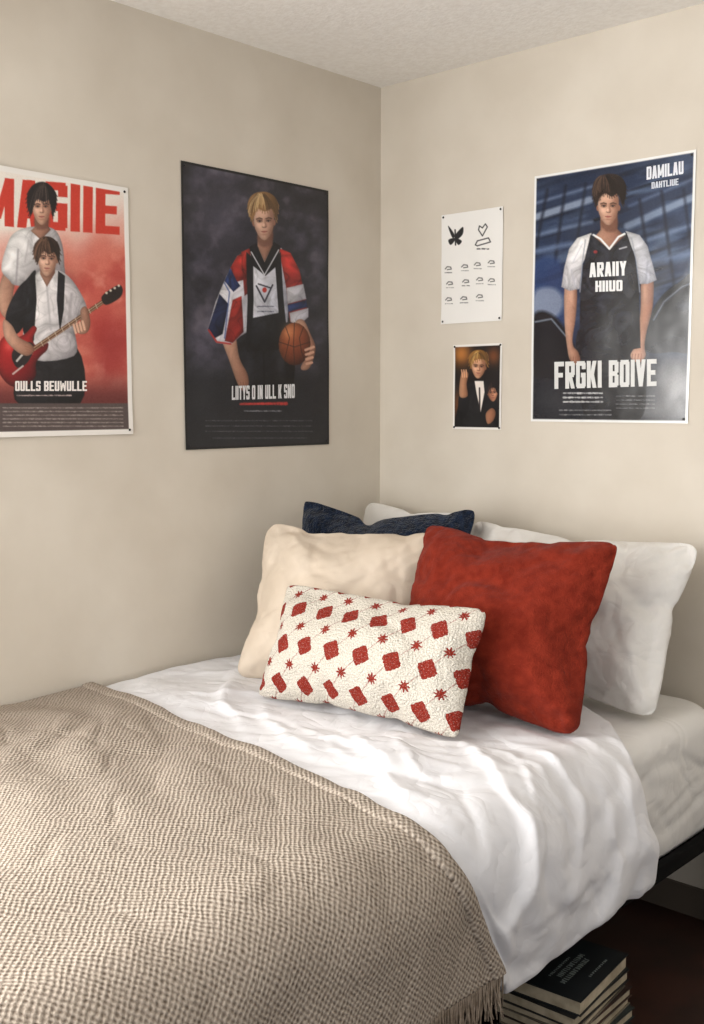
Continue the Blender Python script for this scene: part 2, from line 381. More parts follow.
# ------------------------------------------------ pillows
def sim_pillow(name,w_,h_,thick,pressure,seed,m,frames=26,step=.0105,label=None,group='pillows on the bed',cat='pillow',keep=.5,wr=1.,sag=.0,bend=.15,fine=1.,pull=.022):
    nx=int(w_/step);ny=int(h_/step)
    rs=np.random.RandomState(seed)
    idF=-np.ones((nx+1,ny+1),int);idB=idF.copy();V=[];UVv=[]
    for i in range(nx+1):
        for j in range(ny+1):
            u=i/nx*2-1;v=j/ny*2-1
            e=(1-u*u)*(1-v*v);y=.02*min(1,e*4)+ (0 if e<1e-9 else rs.uniform(-.003,.003))
            idF[i,j]=len(V);V.append((u*w_/2,-y,v*h_/2));UVv.append((u,v))
            if e<1e-9: idB[i,j]=idF[i,j]
            else: idB[i,j]=len(V);V.append((u*w_/2,y,v*h_/2));UVv.append((u,v))
    F=[];UV=[]
    for i in range(nx):
        for j in range(ny):
            q=[(i,j),(i+1,j),(i+1,j+1),(i,j+1)]
            F.append(tuple(idF[a,b_] for a,b_ in q));UV+=[(a/nx*w_,b_/ny*h_) for a,b_ in q]
            q=q[::-1];F.append(tuple(idB[a,b_] for a,b_ in q));UV+=[(a/nx*w_,b_/ny*h_) for a,b_ in q]
    o=mkobj(name,V,F,m,smooth=True,label=label,cat=cat,group=group)
    uv=o.data.uv_layers.new(name='UVMap');uv.data.foreach_set('uv',np.array(UV).ravel())
    c=o.modifiers.new('cloth','CLOTH');s=c.settings
    s.quality=6;s.mass=.25;s.tension_stiffness=35;s.compression_stiffness=35;s.shear_stiffness=15;s.bending_stiffness=bend
    s.use_pressure=True;s.uniform_pressure_force=pressure;s.effector_weights.gravity=0;s.air_damping=3
    c.collision_settings.use_collision=False
    c.point_cache.frame_start=1;c.point_cache.frame_end=frames
    for f in range(1,frames+1): scene.frame_set(f)
    dg=bpy.context.evaluated_depsgraph_get();ev=o.evaluated_get(dg);me=ev.to_mesh()
    P=np.empty(len(me.vertices)*3);me.vertices.foreach_get('co',P);P=P.reshape(-1,3);ev.to_mesh_clear()
    o.modifiers.remove(c)
    ok=np.isfinite(P).all() and np.abs(P).max()<1.5
    if not ok: P=np.array(V)
    V0=np.array(V);UVv=np.array(UVv);u=UVv[:,0];v=UVv[:,1]
    P-= (P.max(0)+P.min(0))/2
    P*=np.array([w_/np.ptp(P[:,0]),thick/np.ptp(P[:,1]),h_/np.ptp(P[:,2])])
    for a in (0,2): P[:,a]=P[:,a]*(1-keep)+V0[:,a]*keep
    # soften the corners
    cw=(u*u*v*v)**5
    P[:,0]-=np.sign(u)*pull*cw;P[:,2]-=np.sign(v)*pull*cw
    sg=np.sign(V0[:,1])
    # fuller body: push volume toward the seams, heavier at the bottom
    ft=np.clip(np.abs(P[:,1])/(thick/2),0,1);P[:,1]=sg*(thick/2)*np.where(ft>0,ft**.88,0)
    P[:,1]*=(1-.26*v)
    dxe=(1-np.abs(u))*w_/2;dze=(1-np.abs(v))*h_/2;de=np.minimum(dxe,dze)
    al=np.where(dxe<dze,v*h_/2,u*w_/2)
    body=np.clip(de/.03,0,1)
    pk=.008*(np.minimum(np.abs(noise(al*24+seed*3+.6*noise(al*7,de*9,seed),de*4+sg*5,seed))*2.4,1)-.7)*np.exp(-de/.055)*np.clip(de/.014,0,1)*fine
    th=np.arctan2(dze+.02,dxe+.02);rad=np.hypot(dxe,dze)
    cr=-.016*np.clip(1-np.abs(noise(th*3.2+seed,rad*2+sg*3+np.sign(u)*9+np.sign(v)*5,seed+5))*3.2,0,1)*np.exp(-rad/.15)*body
    wob=.5*noise(P[:,0]*8+seed,P[:,2]*8,seed+20)
    dent=(.009*noise(P[:,0]*5+seed,P[:,2]*5+sg*4,seed+1)+.003*noise(P[:,0]*14+seed,P[:,2]*12+sg*4,seed+2))*body
    for kk,(ax,az,am) in enumerate(((3.2,1.2,.011),(1.0,4,.010),(-5,6,.007*fine),(9,5,.005*fine),(-4,10,.005*fine))):
        n_=np.abs(noise(P[:,0]*ax+P[:,2]*az+wob+kk*3+seed*1.7,(P[:,2]*ax-P[:,0]*az)*.5+sg*8,seed+7+kk))
        dent+=am*(np.minimum(n_*3.6,1)**.8-.9)*body
    dent-=sag*np.exp(-((v+.1+.25*u*u)/.16)**2)*np.exp(-(u/.6)**2)
    P[:,1]+=sg*(pk+cr+dent)*wr
    k=np.exp(-de/.035)
    P[:,1]+=k*.004*noise(al*9+seed,u*2+v*2,seed+8)
    o.data.vertices.foreach_set('co',P.ravel());o.data.update()
    sb=o.modifiers.new('sub','SUBSURF');sb.levels=1;sb.render_levels=1
    return o
def place(o,BL,BR,TL,TR):
    BL,BR,TL,TR=[Vector(p) for p in (BL,BR,TL,TR)]
    x=((BR-BL)+(TR-TL)).normalized();z=((TL-BL)+(TR-BR));z=(z-x*z.dot(x)).normalized();y=z.cross(x)
    M=Matrix((x,y,z)).transposed().to_4x4();M.translation=(BL+BR+TL+TR)/4
    o.matrix_world=M
m_white=mat('white_pillowcase',(230,228,224),.92,(225,222,217),nscale=3,bscale=60,bstr=.1,bdist=.004,spec=.08,wrk=[(6,.35,.007),(14,.25,.004)])
m_navy=mat('navy_plush',(26,40,62),.95,(10,18,32),nscale=60,bscale=200,bstr=1.,bdist=.008,sheen=.2,bscale2=60,bstr2=.8,spec=.06)
m_cream=mat('cream_linen',(218,204,187),.95,(210,195,177),nscale=8,bscale=300,bstr=.35,bdist=.002,spec=.08,wrk=[(7,.25,.005)])
m_red=mat('rust_red_velvet',(130,46,31),.95,(112,36,24),nscale=40,bscale=240,bstr=.7,bdist=.004,sheen=.05,detail=8,bscale2=50,bstr2=.7,spec=.05,wrk=[(8,.3,.006)])
m_pat=bpy.data.materials.new('cream_and_red_geometric_weave');nt,b=nodes(m_pat)
uvn=nt.nodes.new('ShaderNodeUVMap');sep=nt.nodes.new('ShaderNodeSeparateXYZ')
nz=nt.nodes.new('ShaderNodeTexNoise');nz.inputs['Scale'].default_value=210
nt.links.new(uvn.outputs[0],nz.inputs['Vector']);mx=nt.nodes.new('ShaderNodeVectorMath');mx.operation='SCALE';mx.inputs['Scale'].default_value=.007
nt.links.new(nz.outputs['Color'],mx.inputs[0]);ad=nt.nodes.new('ShaderNodeVectorMath');ad.operation='ADD'
nt.links.new(uvn.outputs[0],ad.inputs[0]);nt.links.new(mx.outputs[0],ad.inputs[1]);nt.links.new(ad.outputs[0],sep.inputs[0])
PX_,PY_=.082,.096
def cell(offx,offy):
    a=MATH(nt,'SUBTRACT',MATH(nt,'FRACT',MATH(nt,'ADD',MATH(nt,'DIVIDE',sep.outputs[0],PX_),10+offx)),.5)
    c=MATH(nt,'SUBTRACT',MATH(nt,'FRACT',MATH(nt,'ADD',MATH(nt,'DIVIDE',sep.outputs[1],PY_),10+offy)),.5)
    return MATH(nt,'MULTIPLY',a,PX_),MATH(nt,'MULTIPLY',c,PY_)
a,c=cell(.2,.0)
ca_,sa_=math.cos(math.radians(30)),math.sin(math.radians(30))
ra=MATH(nt,'ADD',MATH(nt,'MULTIPLY',a,ca_),MATH(nt,'MULTIPLY',c,sa_));rc=MATH(nt,'SUBTRACT',MATH(nt,'MULTIPLY',c,ca_),MATH(nt,'MULTIPLY',a,sa_))
q4=MATH(nt,'ADD',MATH(nt,'POWER',MATH(nt,'ABSOLUTE',MATH(nt,'DIVIDE',ra,.0190)),6.),MATH(nt,'POWER',MATH(nt,'ABSOLUTE',MATH(nt,'DIVIDE',rc,.0205)),6.))
d1=MATH(nt,'LESS_THAN',q4,1.)
a2,c2_=cell(.7,.5)
rr=MATH(nt,'SQRT',MATH(nt,'ADD',MATH(nt,'MULTIPLY',a2,a2),MATH(nt,'MULTIPLY',c2_,c2_)))
an=MATH(nt,'ARCTAN2',c2_,a2)
lim=MATH(nt,'ADD',MATH(nt,'MULTIPLY',MATH(nt,'COSINE',MATH(nt,'MULTIPLY',an,8)),.0036),.0108)
d2=MATH(nt,'LESS_THAN',rr,lim)
ln=MATH(nt,'LESS_THAN',MATH(nt,'ABSOLUTE',MATH(nt,'SUBTRACT',MATH(nt,'MULTIPLY',a,.76),MATH(nt,'MULTIPLY',c,.645))),.0012)
ln=MATH(nt,'MULTIPLY',ln,.5)
dd=MATH(nt,'MAXIMUM',MATH(nt,'MAXIMUM',d1,d2),ln)
sp=nt.nodes.new('ShaderNodeTexNoise');sp.inputs['Scale'].default_value=320;nt.links.new(uvn.outputs[0],sp.inputs['Vector'])
dd=MATH(nt,'MULTIPLY',dd,MATH(nt,'SUBTRACT',1.,MATH(nt,'MULTIPLY',MATH(nt,'GREATER_THAN',sp.outputs['Fac'],.60),.18)))
mixn=nt.nodes.new('ShaderNodeMix');mixn.data_type='RGBA'
rb=nt.nodes.new('ShaderNodeValToRGB');rb.color_ramp.elements[0].position=.35;rb.color_ramp.elements[1].position=.6
rb.color_ramp.elements[0].color=L4((192,184,170));rb.color_ramp.elements[1].color=L4((228,222,211));nt.links.new(sp.outputs['Fac'],rb.inputs['Fac'])
nt.links.new(dd,mixn.inputs[0]);nt.links.new(rb.outputs['Color'],mixn.inputs[6]);mixn.inputs[7].default_value=L4((140,48,38))
nt.links.new(mixn.outputs[2],b.inputs['Base Color']);b.inputs['Roughness'].default_value=1.;b.inputs['Specular IOR Level'].default_value=.05
n2=nt.nodes.new('ShaderNodeTexNoise');n2.inputs['Scale'].default_value=200;n2.inputs['Detail'].default_value=2;nt.links.new(uvn.outputs[0],n2.inputs['Vector'])
bu=nt.nodes.new('ShaderNodeBump');bu.inputs['Strength'].default_value=1.;bu.inputs['Distance'].default_value=.008
nt.links.new(n2.outputs['Fac'],bu.inputs['Height']);nt.links.new(bu.outputs['Normal'],b.inputs['Normal'])

PR=5
p=sim_pillow('pillow',.76,.50,.23,PR,1,m_white,label='plump white sleeping pillow leaning on the wall behind the red cushion',wr=1.3,sag=.025,keep=.62,step=.0115)
place(p,(.50,-.37,.655),(1.245,-.37,.655),(.50,-.145,1.10),(1.245,-.145,1.09))
p=sim_pillow('pillow',.46,.46,.14,PR,2,m_white,label='white sleeping pillow tucked in the corner behind the navy cushion',step=.015,keep=.6)
place(p,(.02,-.24,.69),(.48,-.24,.69),(.02,-.11,1.128),(.48,-.11,1.098))
p=sim_pillow('cushion',.59,.49,.16,PR,3,m_navy,label='soft navy blue square cushion leaning on white pillows',cat='cushion',group='cushions on the bed',keep=.3,step=.0125,fine=.6,pull=.012)
place(p,(.10,-.57,.69),(.645,-.37,.69),(.03,-.43,1.152),(.575,-.23,1.142))
p=sim_pillow('cushion',.54,.49,.25,PR,4,m_cream,label='cream linen square cushion leaning on the navy cushion',cat='cushion',group='cushions on the bed',keep=.6,sag=.008,wr=1.1)
place(p,(.20,-.855,.69),(.675,-.625,.69),(.135,-.655,1.085),(.61,-.435,1.065))
p=sim_pillow('cushion',.565,.505,.26,PR,5,m_red,label='rust red velvet square cushion leaning on the white pillow',cat='cushion',group='cushions on the bed',keep=.55,wr=1.15,pull=.014)
place(p,(.665,-.745,.69),(1.20,-.67,.69),(.635,-.535,1.112),(1.173,-.455,1.102))
p=sim_pillow('cushion',.605,.32,.20,PR,6,m_pat,label='rectangular cream cushion with red square and star pattern',cat='cushion',group='cushions on the bed',keep=.65,wr=.8,fine=.5,pull=.010)
place(p,(.42,-.985,.70),(1.02,-.915,.70),(.455,-.865,.970),(1.035,-.775,.960))

# ------------------------------------------------ books
m_page=mat('book_pages',(190,178,154),.9,(158,146,124),nscale=30)
def book(x0,y0,z0,w_,l_,t_,rot,colr,label,mark=False):
    e=bpy.data.objects.new('book',None);col.objects.link(e);e.location=(x0,y0,z0)
    e['label']=label;e['category']='book';e['group']='books stacked under the bed'
    mc=mat('book_cover',colr,.55,[v*.65 for v in colr],nscale=16)
    c=.0024
    bx=[(-w_/2,w_/2,-l_/2,l_/2,0,c),(-w_/2,w_/2,-l_/2,l_/2,t_-c,t_),(-w_/2,-w_/2+c,-l_/2,l_/2,c,t_-c)]
    nb=len(bx)
    if mark:
        for k,(a,b2,yy,hh_) in enumerate(((-.08,.05,.030,.006),(-.06,.06,.012,.006),(-.07,.03,-.006,.003),(-.02,.07,.066,.0025),(-.03,.05,-.06,.003))):
            x=a
            while x<b2:
                ww=random.uniform(.003,.008);bx.append((yy-hh_,yy+hh_,x,min(b2,x+ww*.5),t_-.0002,t_+.0004));
                bx.append((yy-hh_ if random.random()<.5 else yy+hh_-.002,yy+hh_ if random.random()<.4 else yy-hh_+.002,x,min(b2,x+ww),t_-.0002,t_+.0004));x+=ww+.003
    V,F=boxvf([(min(q[0],q[1]),max(q[0],q[1])+1e-4)+tuple(q[2:]) for q in bx]);o=mkobj('cover',V,F,mc);o.parent=e
    if mark:
        o.data.materials.append(mat('cover_print',(150,160,158),.5))
        for i_,pl in enumerate(o.data.polygons):
            if i_>=nb*6: pl.material_index=1
    V,F=boxvf([(-w_/2+c,w_/2-.004,-l_/2+.004,l_/2-.004,c,t_-c)]);o=mkobj('pages',V,F,m_page);o.parent=e
    e.rotation_euler=(0,0,rot)
z=0
specs=[(.20,.27,.026,.03,(50,46,44),'dark grey hardcover book at the bottom of the stack'),
(.195,.26,.022,.08,(60,48,40),'dark brown paperback book in the stack'),
(.20,.265,.024,.01,(44,54,54),'dark green paperback book in the stack'),
(.195,.255,.020,.07,(150,140,120),'tan-covered book in the stack'),
(.20,.265,.022,.03,(60,40,34),'reddish-brown paperback book in the stack'),
(.185,.25,.018,.10,(120,112,98),'worn grey paperback book in the stack'),
(.195,.26,.026,.05,(26,29,32),'charcoal hardcover book below the top one'),
(.19,.25,.034,.10,(24,30,34),'dark slate book with pale lettering on top')]
for i,(w_,l_,t_,r_,c_,lb) in enumerate(specs):
    book(1.256+random.uniform(-.008,.006),-.79+random.uniform(-.008,.008),z,w_,l_,t_,r_,c_,lb,mark=(i==len(specs)-1));z+=t_+.0003

# ------------------------------------------------ condensed block lettering
def glyphs(txt):
    t=.40;q=[]
    x=0
    def vb(x0,y0=0,y1=1): return [(x0,y0),(x0+t,y0),(x0+t,y1),(x0,y1)]
    def hb(y,x0=0,x1=1): return [(x0,y),(x1,y),(x1,y+.17),(x0,y+.17)]
    def dg(xa,ya,xb,yb,w=t): return [(xa,ya),(xa+w,ya),(xb+w,yb),(xb,yb)]
    r=1-t;m=r/2
    G={'A':[dg(0,0,m-.06,1),dg(r,0,m+.06,1),hb(.2,.2,.8)],
    'B':[vb(0),vb(r,.06,.46),vb(r,.54,.94),hb(0,0,.88),hb(.42,0,.88),hb(.83,0,.88)],
    'D':[vb(0),vb(r,.08,.92),hb(0,0,.9),hb(.83,0,.9)],'E':[vb(0),hb(0),hb(.42,0,.88),hb(.83)],
    'F':[vb(0),hb(.42,0,.88),hb(.83)],'G':[vb(0,.06,.94),hb(0,.08,.92),hb(.83,.08,.92),vb(r,.06,.5),vb(r,.7,.94),hb(.4,.5,1)],
    'H':[vb(0),vb(r),hb(.42)],'I':[vb(0)],'K':[vb(0),dg(.3,.42,r,1),dg(.3,.58,r,0)],'L':[vb(0),hb(0)],
    'M':[vb(0),vb(r+.3),dg(.05,1,m+.15,.15,.3),dg(r+.31,1,m+.15,.15,.3)],'N':[vb(0),vb(r),dg(0,1,r,0)],
    'O':[vb(0,.07,.93),vb(r,.07,.93),hb(0,.08,.92),hb(.83,.08,.92)],'R':[vb(0),hb(.83,0,.9),hb(.42,0,.9),vb(r,.5,.94),dg(m,.45,r,0)],
    'S':[hb(0,.08,.92),hb(.42,.06,.94),hb(.83,.08,.92),vb(0,.5,.94),vb(r,.06,.5),vb(0,.06,.28),vb(r,.72,.94)],
    'T':[hb(.83),vb(m)],'U':[vb(0,.07,1),vb(r,.07,1),hb(0,.08,.92)],'V':[dg(0,1,m,0),dg(r,1,m,0)],
    'W':[dg(0,1,.12,0,.3),dg(1.0,1,.88,0,.3),dg(.5,.8,.12,0,.3),dg(.5,.8,.88,0,.3)],'Y':[dg(0,1,m,.42),dg(r,1,m,.42),vb(m,0,.5)]}
    for ch in txt:
        if ch==' ': x+=.6;continue
        for p in G[ch]: q.append([(x+a,b) for a,b in p])
        x+={'I':t,'M':1.3,'W':1.3}.get(ch,1)+.13
    W=x-.13
    return [[(a/W,b) for a,b in p] for p in q]

# ------------------------------------------------ posters
class Art:
    def __init__(s,X,Y,bg):
        s.X=X;s.Y=Y;s.C=np.ones(X.shape+(3,))*np.array(bg,float)
        wx=noise(X*.05,Y*.05,93)*3
        f1=noise(X*.16+Y*.05+wx,Y*.05-X*.02,91);f2=noise(X*.10-Y*.09+wx,Y*.10+X*.03,92)
        f3=np.clip(1-np.abs(noise(X*.13+Y*.06+wx,Y*.045,94))*3,0,1)
        f4=np.clip(1-np.abs(noise(X*.10-Y*.10+wx,Y*.08+X*.05,95))*4,0,1)
        s.n1=f1*.6+f2*.5-.7*f3-.5*f4
    def put(s,m,c,sl=None):
        c=np.array(c,float)
        if sl is None: s.C=s.C*(1-m[...,None])+c*m[...,None]
        else: s.C[sl]=s.C[sl]*(1-m[...,None])+c*m[...,None]
    def smooth(s,p,k=5):
        p=np.array(p,float);n=len(p);o=[]
        for i in range(n):
            a,b,c,d=p[i-1],p[i],p[(i+1)%n],p[(i+2)%n]
            for t in np.linspace(0,1,k,endpoint=False):
                o.append(.5*((2*b)+(-a+c)*t+(2*a-5*b+4*c-d)*t*t+(-a+3*b-3*c+d)*t**3))
        return np.array(o)
    def crop(s,p,pad):
        m=(s.X>p[:,0].min()-pad)&(s.X<p[:,0].max()+pad)&(s.Y>p[:,1].min()-pad)&(s.Y<p[:,1].max()+pad)
        r=np.where(m.any(1))[0];c=np.where(m.any(0))[0]
        if len(r)==0 or len(c)==0:return None
        return (slice(r[0],r[-1]+1),slice(c[0],c[-1]+1))
    def dist(s,p,sl,closed=True):
        X=s.X[sl];Y=s.Y[sl];D=np.full(X.shape,1e9);ins=np.zeros(X.shape,bool)
        n=len(p)
        for i in range(n if closed else n-1):
            a=p[i];b=p[(i+1)%n];e=b-a;l=e@e+1e-9
            t=np.clip(((X-a[0])*e[0]+(Y-a[1])*e[1])/l,0,1)
            D=np.minimum(D,(X-a[0]-t*e[0])**2+(Y-a[1]-t*e[1])**2)
            if closed and abs(e[1])>1e-9:
                c=((a[1]>Y)!=(b[1]>Y))&(X<e[0]*(Y-a[1])/e[1]+a[0]);ins^=c
        return np.sqrt(D),ins
    def poly(s,pts,c,a=1.,soft=.8,sm=True,c2=None,ax=(0,1),rim=0.,rw=4.,tex=0.):
        p=s.smooth(pts) if sm else np.array(pts,float)
        sl=s.crop(p,soft*2+1)
        if sl is None:return
        D,ins=s.dist(p,sl);sd=np.where(ins,D,-D);m=np.clip(sd/soft+.5,0,1)*a
        c=np.array(c,float)
        if c2 is not None:
            t=s.X[sl]*ax[0]+s.Y[sl]*ax[1];pr=p@np.array(ax);t=np.clip((t-pr.min())/(np.ptp(pr)+1e-6),0,1)[...,None]
            c=c*(1-t)+np.array(c2,float)*t
        if rim: c=c*(1-rim*np.exp(-D/rw))[...,None]
        if tex: c=c*(1+tex*s.n1[sl])[...,None]
        s.put(m,c,sl)
    def cloth(s,pts,c,c2,rim=.3,tex=.34,rw=3.,ax=(.8,.5),**k): s.poly(pts,[v*1.08 for v in c],c2=[v*.8 for v in c2],rim=rim,tex=tex,rw=rw,ax=ax,**k)
    def white(s,pts,c=(248,246,244),c2=(178,174,178),rim=.22,tex=.15,rw=3,ax=(.9,.3),**k): s.poly(pts,c,c2=c2,rim=rim,tex=tex,rw=rw,ax=ax,**k)
    def skin(s,pts,c=(220,174,148),c2=(148,100,80),ax=(1,0),**k): s.poly(pts,c,c2=c2,ax=ax,rim=.3,rw=2.,tex=.05,**k)
    def line(s,pts,w,c,a=1.,soft=.8):
        p=np.array(pts,float);sl=s.crop(p,w+soft+1)
        if sl is None:return
        D,_=s.dist(p,sl,False);s.put(np.clip((w/2-D)/soft+.5,0,1)*a,c,sl)
    def ell(s,cx,cy,rx,ry,c,a=1.,rot=0,soft=.8,**k):
        t=np.linspace(0,2*math.pi,20,endpoint=False);x=rx*np.cos(t);y=ry*np.sin(t);r=math.radians(rot)
        s.poly(np.stack([cx+x*math.cos(r)-y*math.sin(r),cy+x*math.sin(r)+y*math.cos(r)],1),c,a,soft,False,**k)
    def blob(s,cx,cy,rx,ry,c,a=1.):
        m=np.exp(-(((s.X-cx)/rx)**2+((s.Y-cy)/ry)**2))*a;s.put(m,c)
    def text(s,txt,xl,yl,xr,yr,h,c,a=1.):
        for g in glyphs(txt): s.poly([(xl+(xr-xl)*x,yl+(yr-yl)*x-h*y) for x,y in g],c,a,.7,False)
    def face(s,cx,cy,rx,ry,skin=(220,176,150),shade=(150,102,82),tilt=0,side=1):
        r=math.radians(tilt)
        def P(x,y): x*=rx;y*=ry;return (cx+x*math.cos(r)-y*math.sin(r),cy+x*math.sin(r)+y*math.cos(r))
        s.ell(*P(-.93,.06),rx*.12,ry*.16,shade);s.ell(*P(.93,.06),rx*.12,ry*.16,shade)
        sh=[(-.88,-.5),(-.90,0),(-.80,.36),(-.50,.76),(-.16,.98),(.16,.98),(.50,.76),(.80,.36),(.90,0),(.88,-.5),(.5,-.95),(-.5,-.95)]
        sc=np.array(skin)*.4+np.array(shade)*.6
        s.poly([P(*q) for q in sh],skin if side>0 else sc,c2=sc if side>0 else skin,ax=(1,0),rim=.25,rw=rx*.2)
        s.poly([P(side*.42,-.7),P(side*.9,-.45),P(side*.92,.1),P(side*.78,.5),P(side*.25,.96),P(side*.38,.5),P(side*.62,.2),P(side*.45,-.1)],[v*.85 for v in shade],.5,soft=rx*.4)
        s.poly([P(-side*.9,.1),P(-side*.55,.35),P(-side*.4,.75),P(-side*.75,.5)],shade,.35,soft=rx*.3)
        s.blob(*P(-side*.42,.18),rx*.28,ry*.16,[min(255,v+18) for v in skin],.6)
        s.blob(*P(-side*.1,-.5),rx*.45,ry*.2,[min(255,v+12) for v in skin],.4)
        for e in (-1,1):
            s.ell(*P(e*.40,-.08),rx*.28,ry*.12,[v*.85 for v in shade],.7,soft=1.6)
            s.line([P(e*.68,-.17),P(e*.42,-.225),P(e*.17,-.17)],ry*.07,(62,42,34),.8)
            s.ell(*P(e*.40,-.045),rx*.15,ry*.04,(186,168,158),.6)
            s.ell(*P(e*.39,-.045),rx*.095,ry*.048,(34,26,26),.95)
            s.line([P(e*.58,-.06),P(e*.40,-.095),P(e*.20,-.05)],ry*.035,(44,30,26),.8)
        s.poly([P(.02,-.2),P(side*.14,.0),P(side*.26,.24),P(.06,.3),P(.04,.0)],[v*.9 for v in shade],.6,soft=1.3)
        s.line([P(-.16,.28),P(-.05,.31),P(.08,.31),P(.18,.28)],ry*.045,[v*.6 for v in shade],.75)
        s.blob(*P(-.03,.16),rx*.09,ry*.08,[min(255,v+25) for v in skin],.7)
        s.poly([P(-.27,.52),P(-.08,.485),P(.08,.485),P(.27,.52),P(.12,.59),P(-.12,.59)],(168,96,86),.8)
        s.line([P(-.27,.525),P(0,.538),P(.27,.525)],ry*.028,(106,56,52),.8)
        s.blob(*P(0,.69),rx*.28,ry*.05,shade,.6)
    def hair(s,pts,c,c2,n=26,seed=0,part=None):
        rs=np.random.RandomState(seed);p=s.smooth(pts,6);mn=p.min(0);mxx=p.max(0);cen=(mn+mxx)/2
        s.poly(p,c,sm=False,soft=1.0)
        px,py=part if part else (cen[0]-1,mn[1]+1)
        W=(mxx[0]-mn[0])/2;H=mxx[1]-mn[1]
        # loose tips along the fringe and sides
        for q in p[::2]:
            if q[1]>mn[1]+H*.30:
                f=(q[0]-px)/W
                s.line([(q[0]-f*1.2,q[1]-2.5),(q[0],q[1]+.3),(q[0]+f*.8+rs.uniform(-.6,.6),q[1]+rs.uniform(1.2,3.0))],.9,c,.8,.8)
        sl=s.crop(p,3);D,ins=s.dist(p,sl)
        s.C[sl]=s.C[sl]*(1-(ins*.4*np.clip((s.X[sl]-cen[0])/(mxx[0]-cen[0]),0,1))[...,None])
        m0=np.clip((np.where(ins,D,-D)+1.0)/1.0,0,1)
        for i in range(int(n*2.2)):
            f=rs.uniform(-1,1);L=H*(.35+.6*abs(f))*rs.uniform(.7,1.1)
            x0=px+f*W*.25+rs.uniform(-.5,.5);y0=py+rs.uniform(0,3)+abs(f)*1.0
            x1=px+f*W*.75;y1=y0+L*.35;x2=px+f*W*.98+rs.uniform(-.5,.5);y2=y0+L
            q=s.smooth([(x0,y0),(x1,y1),(x2,y2)],4)[:9]
            d,_=s.dist(q,sl,False);m=np.clip((.3-d)/.8+.5,0,1)*m0*.5
            lit=f<.35;s.put(m,c2 if (i%3 and lit) else [v*.55 for v in c],sl)
    def tiny(s,x0,y0,x1,y1,rows,c,seed=0,a=.8,h=1.5):
        rs=np.random.RandomState(seed)
        for r in range(rows):
            t=(r+.5)/rows;x=x0
            while x<x1:
                l=rs.uniform(.6,2.4);y=y0+(y1-y0)*t
                s.line([(x,y+ (rs.uniform(-.2,.2))),(min(x+l,x1),y)],h*rs.uniform(.5,1),c,a*rs.uniform(.5,1),.5);x+=l+rs.uniform(.5,1.1)

def homog(src,dst):
    A=[];B=[]
    for (x,y),(u,v) in zip(src,dst):
        A.append([x,y,1,0,0,0,-u*x,-u*y]);B.append(u);A.append([0,0,0,x,y,1,-v*x,-v*y]);B.append(v)
    h=np.linalg.solve(np.array(A),np.array(B));return np.append(h,1).reshape(3,3)
def happly(H,x,y):
    d=H[2,0]*x+H[2,1]*y+H[2,2];return (H[0,0]*x+H[0,1]*y+H[0,2])/d,(H[1,0]*x+H[1,1]*y+H[1,2])/d
m_ink={}
def ink(c):
    k=tuple(c)
    if k not in m_ink: m_ink[k]=mat('printed_ink',c,.4,c,spec=.4)
    return m_ink[k]
def poster_mat(name,rough,coat=0):
    m=bpy.data.materials.new(name);nt,b=nodes(m);a=nt.nodes.new('ShaderNodeVertexColor');a.layer_name='print'
    nt.links.new(a.outputs['Color'],b.inputs['Base Color']);b.inputs['Roughness'].default_value=rough
    tc=nt.nodes.new('ShaderNodeTexCoord');n=nt.nodes.new('ShaderNodeTexNoise');n.inputs['Scale'].default_value=7
    nt.links.new(tc.outputs['Object'],n.inputs['Vector']);bu=nt.nodes.new('ShaderNodeBump');bu.inputs['Strength'].default_value=.25;bu.inputs['Distance'].default_value=.01
    nt.links.new(n.outputs['Fac'],bu.inputs['Height']);nt.links.new(bu.outputs['Normal'],b.inputs['Normal'])
    return m
m_pin=mat('dark_pin',(20,20,22),.3)
